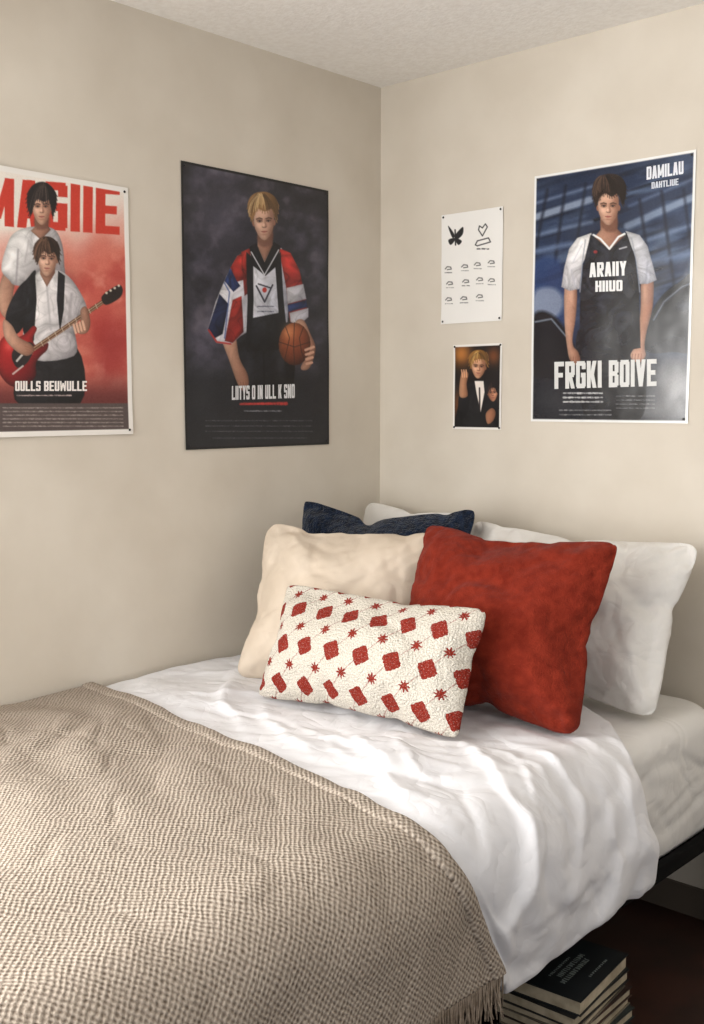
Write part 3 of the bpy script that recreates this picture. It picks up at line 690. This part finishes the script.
def poster(name,wall,a0,a1,z0,z1,nx,ny,paint,texts,m,label,cat,curl=.004,seed=0,pins=True,inset=.012):
    pt=lambda a,z:(0,a,z) if wall=='L' else (a,0,z)
    cs=[(a0,z1),(a1,z1),(a1,z0),(a0,z0)];px=[proj(pt(*c)) for c in cs];uv=[(0,0),(1,0),(1,1),(0,1)]
    Hi=homog(uv,px);Hf=homog(px,uv)
    U,V=np.meshgrid(np.linspace(0,1,nx),np.linspace(0,1,ny))
    X,Y=happly(Hi,U,V);art=paint(X,Y,U,V)
    C=np.clip(art,0,255)
    def off(u,v):
        return .0015+curl*(.35+.35*noise(u*2.3+seed,v*2.7,seed)+.3*noise(u*5,v*6+seed,seed+3))*1.0
    ca,cz=(a0+a1)/2,(z0+z1)/2
    def to3(u,v,ex=0):
        a=a0+(a1-a0)*u;z=z1+(z0-z1)*v;o_=off(u,v)+ex
        return np.stack([o_,a-ca,z-cz],-1) if wall=='L' else np.stack([a-ca,-o_,z-cz],-1)
    P=to3(U,V).reshape(-1,3);F=gridfaces(ny,nx)
    me=bpy.data.meshes.new(name)
    n_print=len(P);VV=P.tolist();FF=list(F);MI=[0]*len(F)
    me_m=[m]
    for (txt,xl,yl,xr,yr,hgt,c) in texts:
        if ink(c) not in me_m: me_m.append(ink(c))
        mi=me_m.index(ink(c))
        for k_,g in enumerate(glyphs(txt)):
            g=np.array(g);gx=xl+(xr-xl)*g[:,0];gy=yl+(yr-yl)*g[:,0]-hgt*g[:,1]
            u,v=happly(Hf,gx,gy);q=to3(u,v,.0006+.00002*(k_%5));b0=len(VV);VV+=q.tolist();FF.append([b0,b0+1,b0+2,b0+3]);MI.append(mi)
    me.from_pydata(VV,[],FF)
    for x in me_m: me.materials.append(x)
    me.polygons.foreach_set('material_index',MI)
    ob=bpy.data.objects.new(name,me);col.objects.link(ob);ob.location=(0,ca,cz) if wall=='L' else (ca,0,cz)
    at=me.color_attributes.new('print','FLOAT_COLOR','POINT')
    cc=np.ones((len(me.vertices),4));cc[:n_print,:3]=lin(C).reshape(-1,3);at.data.foreach_set('color',cc.ravel())
    me.polygons.foreach_set('use_smooth',[True]*len(me.polygons))
    ob['label']=label;ob['category']=cat
    if pins:
        for u in (0,1):
            for v in (0,1):
                uu=abs(u-inset/(a1-a0));vv=abs(v-inset/(z1-z0));p0=to3(np.array(uu),np.array(vv))
                bm=bmesh.new();bmesh.ops.create_uvsphere(bm,u_segments=12,v_segments=8,radius=.0036)
                for vt in bm.verts:
                    if wall=='L': vt.co.x*=.5
                    else: vt.co.y*=.5
                    vt.co+=Vector(p0)+(Vector((.0015,0,0)) if wall=='L' else Vector((0,-.0015,0)))
                pm=bpy.data.meshes.new('pushpin');bm.to_mesh(pm);bm.free();pm.materials.append(m_pin)
                po=bpy.data.objects.new('pushpin',pm);col.objects.link(po);po.parent=ob
    return ob

def border(A,U,V,w,h,bw,c):
    d=np.minimum(np.minimum(U,1-U)*w,np.minimum(V,1-V)*h);A.put(np.clip((bw-d)/.0015+.5,0,1),c)

# --- basketball poster on head wall
def paint3(X,Y,U,V):
    A=Art(X,Y,(36,50,78))
    n=fbm(X*.03+Y*.004,Y*.08+X*.02,5,3);A.put(np.clip(n*.7+.2,0,1)*.7*(1-sstep(300,345,Y)),(96,116,146))
    n=fbm(X*.02,Y*.16+X*.05,9,2);A.put(np.clip(n-.1,0,1)*.8*(1-sstep(300,340,Y)),(14,20,34))
    A.put((1-sstep(176,205,Y+.2*(X-535)))*.7,(26,36,58))
    # pale slanting roof structure, blurred
    for (q,w_,c_,a_) in (([(534,218),(590,200)],7,(166,180,202),.75),([(534,236),(592,222)],4,(120,138,168),.7),([(534,204),(594,186)],3,(130,146,174),.6),
        ([(628,226),(696,196)],7,(158,174,198),.7),([(630,246),(696,224)],4,(120,138,168),.65),([(630,206),(696,178)],3,(110,128,160),.55),
        ([(548,190),(534,262)],3,(18,24,40),.7),([(566,186),(556,262)],3,(18,24,40),.7),([(586,184),(578,240)],2.5,(18,24,40),.7),
        ([(640,200),(652,284)],3,(18,24,40),.7),([(662,192),(674,284)],3,(18,24,40),.7),([(684,190),(694,270)],2.5,(18,24,40),.6)):
        A.line(q,w_,c_,a_,3)
    A.line([(534,252),(572,244)],5,(128,148,184),.6,4);A.line([(650,262),(696,252)],5,(120,140,174),.55,4)
    A.poly([(534,266),(560,260),(566,300),(560,330),(534,335)],(40,66,118),.7,6)
    A.poly([(536,292),(554,288),(564,300),(558,316),(536,320)],(186,192,204),.6,5)
    A.poly([(533,318),(552,314),(572,340),(578,372),(532,374)],(14,16,20),.95,4)
    A.line([(536,322),(552,319),(568,338)],1.6,(170,180,196),.7,1.6)
    # glossy dark body behind the player
    A.poly([(646,350),(650,318),(662,296),(680,282),(697,276),(697,346),(672,352)],(12,13,17),.97,2)
    A.line([(654,320),(664,302),(682,287),(697,281)],1.8,(150,160,176),.7,2);A.blob(684,306,8,6,(90,98,112),.5)
    A.put(sstep(335,375,Y)*.85,(24,24,27))
    A.blob(676,386,26,34,(196,196,196),.75);A.blob(655,410,30,9,(150,150,150),.5);A.blob(560,398,26,20,(56,56,60),.6);A.blob(600,404,40,8,(70,70,72),.4)  # pale grey at lower right: window sheen painted into the print colour
    A.blob(610,290,46,86,(10,14,24),.35)
    A.cloth([(583,325),(640,325),(646,372),(640,420),(590,420),(578,372)],(36,37,44),(20,20,24),soft=1.5)
    A.line([(611,345),(612,410)],1.6,(10,10,14),.8,1.5)
    A.skin([(566,284),(577,286),(576.5,316),(573.5,336),(574,346),(579,352),(581,361),(576,365),(571,361),(568,350),(565,320)])
    A.skin([(642,278),(653,276),(653,306),(647,332),(645,346),(646,356),(640,363),(633,360),(631,354),(637,344),(639,330),(641,306)])
    A.blob(572,296,2,10,(240,200,176),.4);A.blob(645,292,2,10,(236,196,170),.4)
    for k in range(4):
        A.line([(571.5+k*2.5,357),(571+k*2.5,365)],.8,(130,84,66),.7,.6);A.line([(633+k*3.,354),(632+k*2.9,362)],.8,(126,80,62),.7,.6)
    A.white([(592,233),(578,238),(570,249),(565,268),(562,287),(570,291),(580,289),(583,264),(592,246)],sm=False,ax=(.2,1),c2=(200,198,204))
    A.white([(626,231),(640,235),(648,246),(653,264),(657,280),(648,284),(640,284),(636,258)],(240,240,242),(168,170,182),sm=False)
    A.line([(572,270),(576,288)],1.2,(180,180,190),.7,1.6);A.line([(648,262),(646,282)],1.4,(150,152,164),.7,1.8);A.line([(583,244),(574,262)],1.2,(195,195,204),.7,1.6)
    A.cloth([(591,235),(586,256),(581,288),(580,349),(610,353),(641,348),(639,286),(635,256),(627,233),(618,236),(610,248),(600,238)],(52,54,64),(28,29,36),sm=False,tex=.4,rim=.35,rw=6)
    A.line([(586,240),(583,262),(580.5,292)],1.1,(150,155,165),.8);A.line([(632,238),(637,262),(640,292)],1.1,(150,155,165),.8)
    A.ell(596,252,2,1.6,(190,60,60),.7);A.line([(620,249),(627,247)],1.3,(220,220,224),.8)
    A.skin([(601,216),(601,230),(595,237),(610,250),(625,236),(618,229),(618,214)],(200,152,126),(130,86,70),sm=False)
    A.poly([(601,221),(618,219),(616,231),(606,231)],(104,68,54),.7,2.5)
    A.line([(594,235),(601,239),(610,249),(619,237),(625,234)],2.0,(236,236,236))
    A.face(608.8,207,11.4,18.2,(226,182,156),(146,98,78),0,1)
    A.hair([(596.5,206),(593.5,197),(593.5,187),(597.5,178.5),(607,174),(618,175),(625,182),(626.5,193),(623.5,205),(621,198),(617.5,193.5),(612,196.5),(606,193.5),(601.5,196),(598.5,200)],(44,31,27),(98,74,60),30,2,(604,175))
    A.tiny(564,391,603,404,3,(215,215,215),3,.9,2.2);A.tiny(560,408,612,417,2,(160,160,160),4,.7);A.tiny(617,394,655,410,4,(190,190,190),5,.6,1.2)
    A.C+=6*noise(X*1.5,Y*1.5,3)[...,None]
    border(A,U,V,.512,.734,.0075,(238,238,236));return A.C
poster('basketball_poster','B',.618,1.130,1.394,2.128,270,390,paint3,[
 ('ARAIIY',590,277.5,627,275.5,14.5,(236,236,236)),('HIIUO',596,292,623,291,11,(236,236,236)),
 ('FRGKI BOIVE',555,389,657,386,27,(214,214,212)),('DAMILAU',647,180,684,174,13,(225,228,235)),('DAHTLIUE',652,189,679,185,6.5,(205,210,220))],
 poster_mat('glossy_paper',.22),'glossy poster of basketball player in dark jersey','poster',seed=3)

# --- dark poster with ball
def paint2(X,Y,U,V):
    A=Art(X,Y,(46,44,52))
    n=fbm(X*.03,Y*.03,15,4);A.put(np.clip(n*.9+.25,0,1)*.75,(92,88,104))
    n=fbm(X*.07,Y*.07,35,3);A.put(np.clip(n-.1,0,1)*.5,(120,112,124));A.put(np.clip(-n-.2,0,1)*.6,(26,25,32))
    A.blob(225,215,34,40,(96,92,112),.4);A.put(sstep(345,385,Y)*.92,(30,31,36));A.put((1-sstep(.0,.10,np.minimum(U,1-U)))*.6,(28,28,34))
    A.blob(264,290,34,80,(16,16,24),.35)
    A.cloth([(240,328),(288,318),(294,352),(290,392),(264,396),(237,392),(234,355)],(32,32,38),(14,14,18),soft=1.2)
    A.line([(263,350),(264,392)],1.5,(6,6,10),.9,1.5);A.blob(280,362,5,18,(54,54,62),.6);A.blob(248,366,4,16,(48,48,56),.6)
    A.skin([(220,334),(233,330),(239,358),(247,374),(248,386),(243,391),(237,384),(229,362)])
    # loose wide sleeve, viewer's left
    A.white([(249,250),(237,256),(226,276),(215,302),(207,330),(216,343),(230,345),(240,336),(250,330)],(238,236,240),(186,184,196),sm=False)
    A.cloth([(248,250),(237,256),(230,268),(236,282),(250,278)],(204,58,48),(158,40,38),sm=False)
    A.cloth([(230,268),(224,281),(233,292),(240,286),(236,280)],(54,82,152),(38,52,104),sm=False)
    A.cloth([(219,294),(207,330),(213,339),(222,334),(228,304)],(40,52,96),(24,28,50),sm=False)
    A.cloth([(232,300),(241,296),(243,332),(232,343),(224,341)],(204,58,48),(150,38,36),sm=False)
    A.line([(224,283),(229,292),(224,338)],1.4,(60,80,140),.7);A.line([(208,330),(216,342),(230,344)],1.8,(176,46,42),.9)
    A.white([(248,250),(281,248),(289,268),(287,322),(264,332),(243,332),(247,300)],(240,240,246),(172,174,188),sm=False,rim=.25)
    A.cloth([(241,252),(250,248),(252,290),(244,296)],(204,58,48),(168,44,40),sm=False)
    # near sleeve
    A.cloth([(278,248),(290,253),(299,270),(305,296),(308,316),(300,325),(289,322),(286,290)],(206,58,48),(156,38,38),sm=False)
    A.white([(286,288),(303,284),(306,299),(287,304)],(236,234,240),(190,188,200),sm=False);A.cloth([(287,305),(306,300),(307,307),(288,312)],(54,82,152),(38,52,104),sm=False)
    A.white([(289,313),(308,308),(308,317),(299,325),(290,322)],(232,230,236),(180,178,190),sm=False)
    A.poly([(246,252),(253,258),(253,300),(251,350),(245,350),(247,300)],(18,18,22),sm=False)
    A.poly([(274,258),(280,252),(283,300),(286,330),(279,330),(277,300)],(18,18,22),sm=False)
    A.cloth([(252,318),(282,312),(287,345),(276,350),(246,352)],(32,32,38),(14,14,18),sm=False)
    A.cloth([(249,247),(256,243),(264,262),(273,242),(280,246),(276,266),(265,276),(253,266)],(34,34,40),(14,14,18),sm=False)
    A.line([(251,252),(264,275),(278,250)],1.1,(210,210,216))
    A.line([(256,286),(264,302),(272,285)],1.6,(40,40,52));A.line([(258,284),(270,288)],1.4,(40,40,52));A.tiny(257,304,273,314,2,(60,60,80),8)
    A.ell(264,290,2.2,2.6,(180,50,44))
    A.skin([(257,232),(257,246),(264,262),(272,245),(272,230)],(200,152,128),(128,86,70),sm=False);A.poly([(257,235),(272,233),(270,245),(260,246)],(104,68,56),.7,2.5)
    A.face(263.3,222,11,18.2,(232,190,166),(148,102,84),-2,1)
    A.hair([(251.5,221),(247.5,211),(248,200),(254,193.5),(265,192),(274,197),(277.5,207),(275.5,220),(273.5,213),(270.5,208.5),(264,211.5),(257,209),(253.5,214)],(146,108,68),(224,192,142),34,4,(260,193))
    A.skin([(295,324),(303,320),(310,334),(315,348),(311,364),(306,370),(300,368),(305,352)])
    A.ell(294,344,16,21.5,(210,112,62),c2=(96,40,24),ax=(.6,.8),rim=.45,rw=6,tex=.05);A.blob(288,332,6,7,(246,170,116),.55)
    bk=(50,24,16)
    A.line([(294,323),(293,344),(294,365)],.8,bk,.85);A.line([(278.5,342),(294,347),(309.5,342)],.8,bk,.85)
    A.line([(285,327),(289,338),(286,352),(284,360)],.8,bk,.85);A.line([(303,327),(299,338),(301,352),(304,360)],.8,bk,.85)
    for k in range(4): A.line([(313-k*.6,347+k*5.2),(305+k*.4,350+k*4.6)],2.5,(206,160,136));
    for k in range(3): A.line([(312-k*.6,350+k*5.2),(305,352.5+k*4.8)],.7,(120,76,60),.8)
    for k in range(3): A.line([(240+k*2.6,382),(241+k*2.6,390)],.7,(120,76,60),.8,.6)
    A.line([(240,404.5),(286,402.5)],2.2,(180,52,48),.5,1);A.tiny(240,401.5,286,406,1,(196,60,54),16,.9,3)
    A.tiny(244,409,281,413,1,(170,170,176),6,.8)
    A.tiny(205,418,312,434,3,(150,150,156),7,.45,1.1);A.tiny(212,436,306,440,1,(120,120,126),9,.4)
    A.C+=5*noise(X*1.5,Y*1.5,3)[...,None]
    border(A,U,V,.597,.815,.007,(18,18,20));return A.C
poster('portrait_poster','L',-.855,-.258,1.315,2.130,280,400,paint2,[
 ('LIITYS O IN ULL K SNO',231,400,294,398,14,(226,226,228))],
 poster_mat('satin_dark_paper',.38),'dark poster of blond person holding a basketball','poster',seed=7)

# --- band poster
def paint1(X,Y,U,V):
    A=Art(X,Y,(236,228,218))
    A.put(sstep(205,275,Y+.25*(X-60)+8*noise(X*.05,Y*.05,2)),(212,118,100))
    n=fbm(X*.03,Y*.03,25,4);A.put(sstep(225,290,Y)*np.clip(n*.8+.3,0,1)*.8,(172,54,48))
    n=fbm(X*.06,Y*.06,29,4);A.put(sstep(225,290,Y)*np.clip(n-.1,0,1)*.6,(236,170,150))
    A.blob(112,350,22,34,(146,38,38),.8);A.blob(96,300,14,18,(200,90,78),.6)
    A.put(sstep(365,402,Y)*.9,(92,36,36))
    A.text('MAGIIE',-18,225,119,235,48,(200,56,40))
    # back person
    A.skin([(6,266),(-2,290),(0,312),(9,318),(13,290),(16,268)])
    A.white([(30,227),(15,232),(7,242),(0,268),(8,280),(18,286),(60,286),(63,262),(60,240),(51,228)],(246,244,242),(168,162,166),rim=.28)
    A.line([(17,250),(15,284)],1.6,(150,144,148),.8,2);A.line([(56,244),(60,270)],1.5,(140,134,138),.8,2);A.line([(28,240),(24,262)],1.4,(176,170,172),.7,2);A.line([(49,236),(54,250)],1.3,(160,155,160),.7,2)
    A.skin([(34,212),(34,227),(30,231),(40,240),(50,230),(47.5,226),(48,210)],(200,152,126),(130,86,70),sm=False);A.poly([(34,218),(48,216),(47,228),(36,229)],(104,68,56),.7,2.5)
    A.face(41,207.5,10.2,17.4,(230,186,160),(146,98,78),0,1)
    A.hair([(30,215),(26.5,206),(27,193),(33,184.5),(42,182),(50,186),(55.5,195),(55,207),(52,216),(51,208),(48.5,200),(43,202),(37,199),(33.5,203),(31.5,209)],(28,22,23),(84,68,64),34,5,(43,183))
    A.blob(46,278,26,12,(60,50,54),.35)
    # front person
    A.cloth([(24,348),(76,348),(79,404),(18,404),(16,372)],(38,36,40),(20,18,22),soft=1.2)
    A.cloth([(35,272),(25,280),(16,290),(6,312),(6,328),(16,334),(26,318)],(44,42,48),(22,20,24))
    A.white([(37,272),(55,270),(67,276),(77,288),(86,306),(82,312),(74,328),(73,356),(25,356),(27,300)],(250,246,244),(176,170,174))
    A.cloth([(34,272),(26,288),(22,330),(28,352),(33,340),(36,300)],(40,38,44),(22,20,24),sm=False);A.cloth([(57,271),(64,276),(63,310),(59,332),(56,300)],(40,38,44),(24,22,26),sm=False)
    A.line([(46,286),(50,330)],1.4,(170,166,168),.8,2);A.line([(71,294),(66,340)],2,(160,154,158),.8,2.5);A.line([(79,300),(73,318)],1.4,(166,160,164),.8,2)
    A.skin([(40,262),(39,274),(46,287),(54,273),(53,260)],(202,154,128),(130,86,70),sm=False);A.poly([(40,268),(53,266),(51,276),(43,277)],(108,70,56),.6,2.5)
    A.face(46.5,259.5,10.2,16.8,(232,188,162),(146,98,78),3,1)
    A.hair([(36,263),(32.5,253),(35,242.5),(43.5,236.5),(53,239),(58.5,248),(58,262),(56,256),(53.5,252),(48,254.5),(43,251.5),(39,256)],(60,40,31),(130,96,74),30,6,(45,237))
    # electric guitar with two horns
    A.poly([(-3,352),(0,340),(8,334),(17,337),(25,333),(32,326),(36,329),(32,338),(34,345),(40,346),(47,343),(46,350),(39,357),(35,364),(35,376),(25,386),(10,386),(0,376),(-4,364)],(216,42,40),c2=(90,10,18),ax=(.6,.8),rim=.45,rw=4)
    A.poly([(14,348),(28,342),(33,348),(27,362),(17,368),(11,358)],(34,26,28));A.line([(16,361),(28,347)],2,(200,196,190));A.line([(12,374),(22,366)],1.6,(210,206,200),.9)
    A.blob(8,346,4,5,(244,120,110),.5)
    A.line([(28,352),(104,301)],4.4,(98,60,40));A.line([(28,351),(104,300)],.7,(210,190,160),.9);A.line([(29,353.4),(104,302.4)],.6,(200,176,148),.8)
    for k in range(9):
        t=k/9;A.line([(40+62*t,341.5-42*t),(42+62*t,346-42*t)],.7,(210,200,180),.8)
    A.poly([(101,298),(106,292),(118,285),(122,290),(119,298),(106,305)],(34,24,22))
    for k in range(4): A.ell(106+k*4,293-k*2.4,1.2,1.2,(214,206,190))
    A.skin([(80,310),(86,307),(90,322),(87,332),(79,334),(74,327),(80,322)])
    for k in range(4): A.line([(73+k*3,325-k*1.2),(75+k*3,333-k*1.2)],2.3,(222,178,152));
    for k in range(3): A.line([(74.5+k*3,325-k*1.2),(76.5+k*3,333-k*1.2)],.6,(140,94,74),.8)
    A.skin([(3,320),(11,325),(18,337),(30,344),(33,351),(26,356),(15,351),(4,338)])
    for k in range(3): A.line([(24+k*1,346+k*3),(32,349.5+k*2.4)],.7,(140,94,74),.8)
    A.tiny(16,394,70,397,1,(226,200,196),6,.9)
    A.put(sstep(402.5,404,Y),(84,72,70));A.tiny(2,406,122,428,6,(186,176,170),10,.7,1.4)
    A.C+=6*noise(X*1.5,Y*1.5,3)[...,None]
    border(A,U,V,.482,.663,.014,(238,234,228));return A.C
poster('band_poster','L',-1.52,-1.038,1.365,2.028,270,370,paint1,[
 ('OULLS BEUWULLE',14,391,86,391,10,(240,234,230))],
 poster_mat('matte_red_paper',.45),'red poster of two musicians, one playing an electric guitar','poster',curl=.008,seed=5)

# --- sketch sheet
def paintS(X,Y,U,V):
    A=Art(X,Y,(238,236,232));k=(26,26,28)
    A.poly([(455,235),(449,226),(450,231),(453,238)],k);A.poly([(455,236),(463,227),(463,234),(458,239)],k)
    A.poly([(455,238),(449,240),(451,245),(455,241)],k);A.poly([(456,238),(462,241),(459,245),(456,241)],k);A.line([(455.5,230),(456,245)],1.3,k)
    A.line([(483,236),(479,230),(480,226),(483,228),(486,224),(488,227),(483,236)],1.0,k);A.line([(476,245),(478,241),(489,238),(491,242),(478,246),(476,245)],1,k)
    A.tiny(478,248,489,250,1,k,4)
    for i,(x,y) in enumerate([(449,268),(465,266),(478,264),(450,283),(466,281),(480,279),(492,262),(449,299),(464,298),(480,296),(492,280)]):
        A.line([(x-3,y+1),(x-1,y-1.2),(x+2.5,y-.8),(x+3,y+1.2),(x-1,y+1.8)],.9,k,.8);A.tiny(x-3.4,y+3.5,x+4,y+6,1,k,i,.6,1.1)
    return A.C
poster('sketch_sheet','B',.266,.506,1.706,2.054,180,260,paintS,[],poster_mat('plain_paper',.7),
 'white paper sheet with butterfly, heart and small doodles','paper sheet',curl=.005,seed=9,inset=.008)
def paintP(X,Y,U,V):
    A=Art(X,Y,(22,16,14));A.blob(462,354,10,12,(196,124,58),.9);A.blob(494,356,7,9,(150,84,40),.7);A.blob(458,405,6,14,(120,72,40),.8)
    A.cloth([(463,386),(472,382),(486,381),(494,390),(496,428),(458,428),(460,400)],(34,30,32),(12,10,12))
    A.poly([(475,381),(484,381),(485,392),(481,412),(477,394)],(236,226,216),sm=False);A.line([(480,388),(480,410)],1.4,(36,24,24))
    A.cloth([(459,398),(465,388),(470,392),(468,412),(460,420)],(34,30,32),(16,14,16))
    A.skin([(460,396),(461,376),(465,371),(469,374),(467,384),(468,396)],(222,166,126),(150,98,70))
    for k in range(3): A.line([(462+k*2.2,370),(463+k*2,377)],1.3,(222,168,130),.9,.7)
    A.face(479,367,7.6,11.5,(230,178,144),(140,88,62),4,1)
    A.hair([(471,366),(469.5,357),(474,351),(482,350),(488,355),(488,365),(486,360),(480,359),(474,361)],(150,104,50),(226,186,116),14,3)
    A.cloth([(484,404),(491,401),(500,405),(500,428),(482,428)],(30,28,30),(12,12,14))
    A.face(493,393,5.2,8.5,(206,146,112),(130,78,56),-4,-1)
    A.hair([(488,391),(488.5,384),(494,381.5),(498.5,386),(498.5,393),(496,388),(491,388)],(24,16,16),(60,40,34),8,3)
    A.skin([(486,414),(492,408),(496,412),(494,420),(488,424)],(200,140,104),(140,88,62))
    border(A,U,V,.19,.271,.007,(236,232,226));return A.C
poster('snapshot_print','B',.318,.508,1.366,1.637,150,210,paintP,[],poster_mat('photo_paper',.35),
 'small photograph of a blond person in a black jacket','photo print',curl=.002,seed=11,inset=.006)
scene.frame_set(1)
print('total',time.time()-T0)
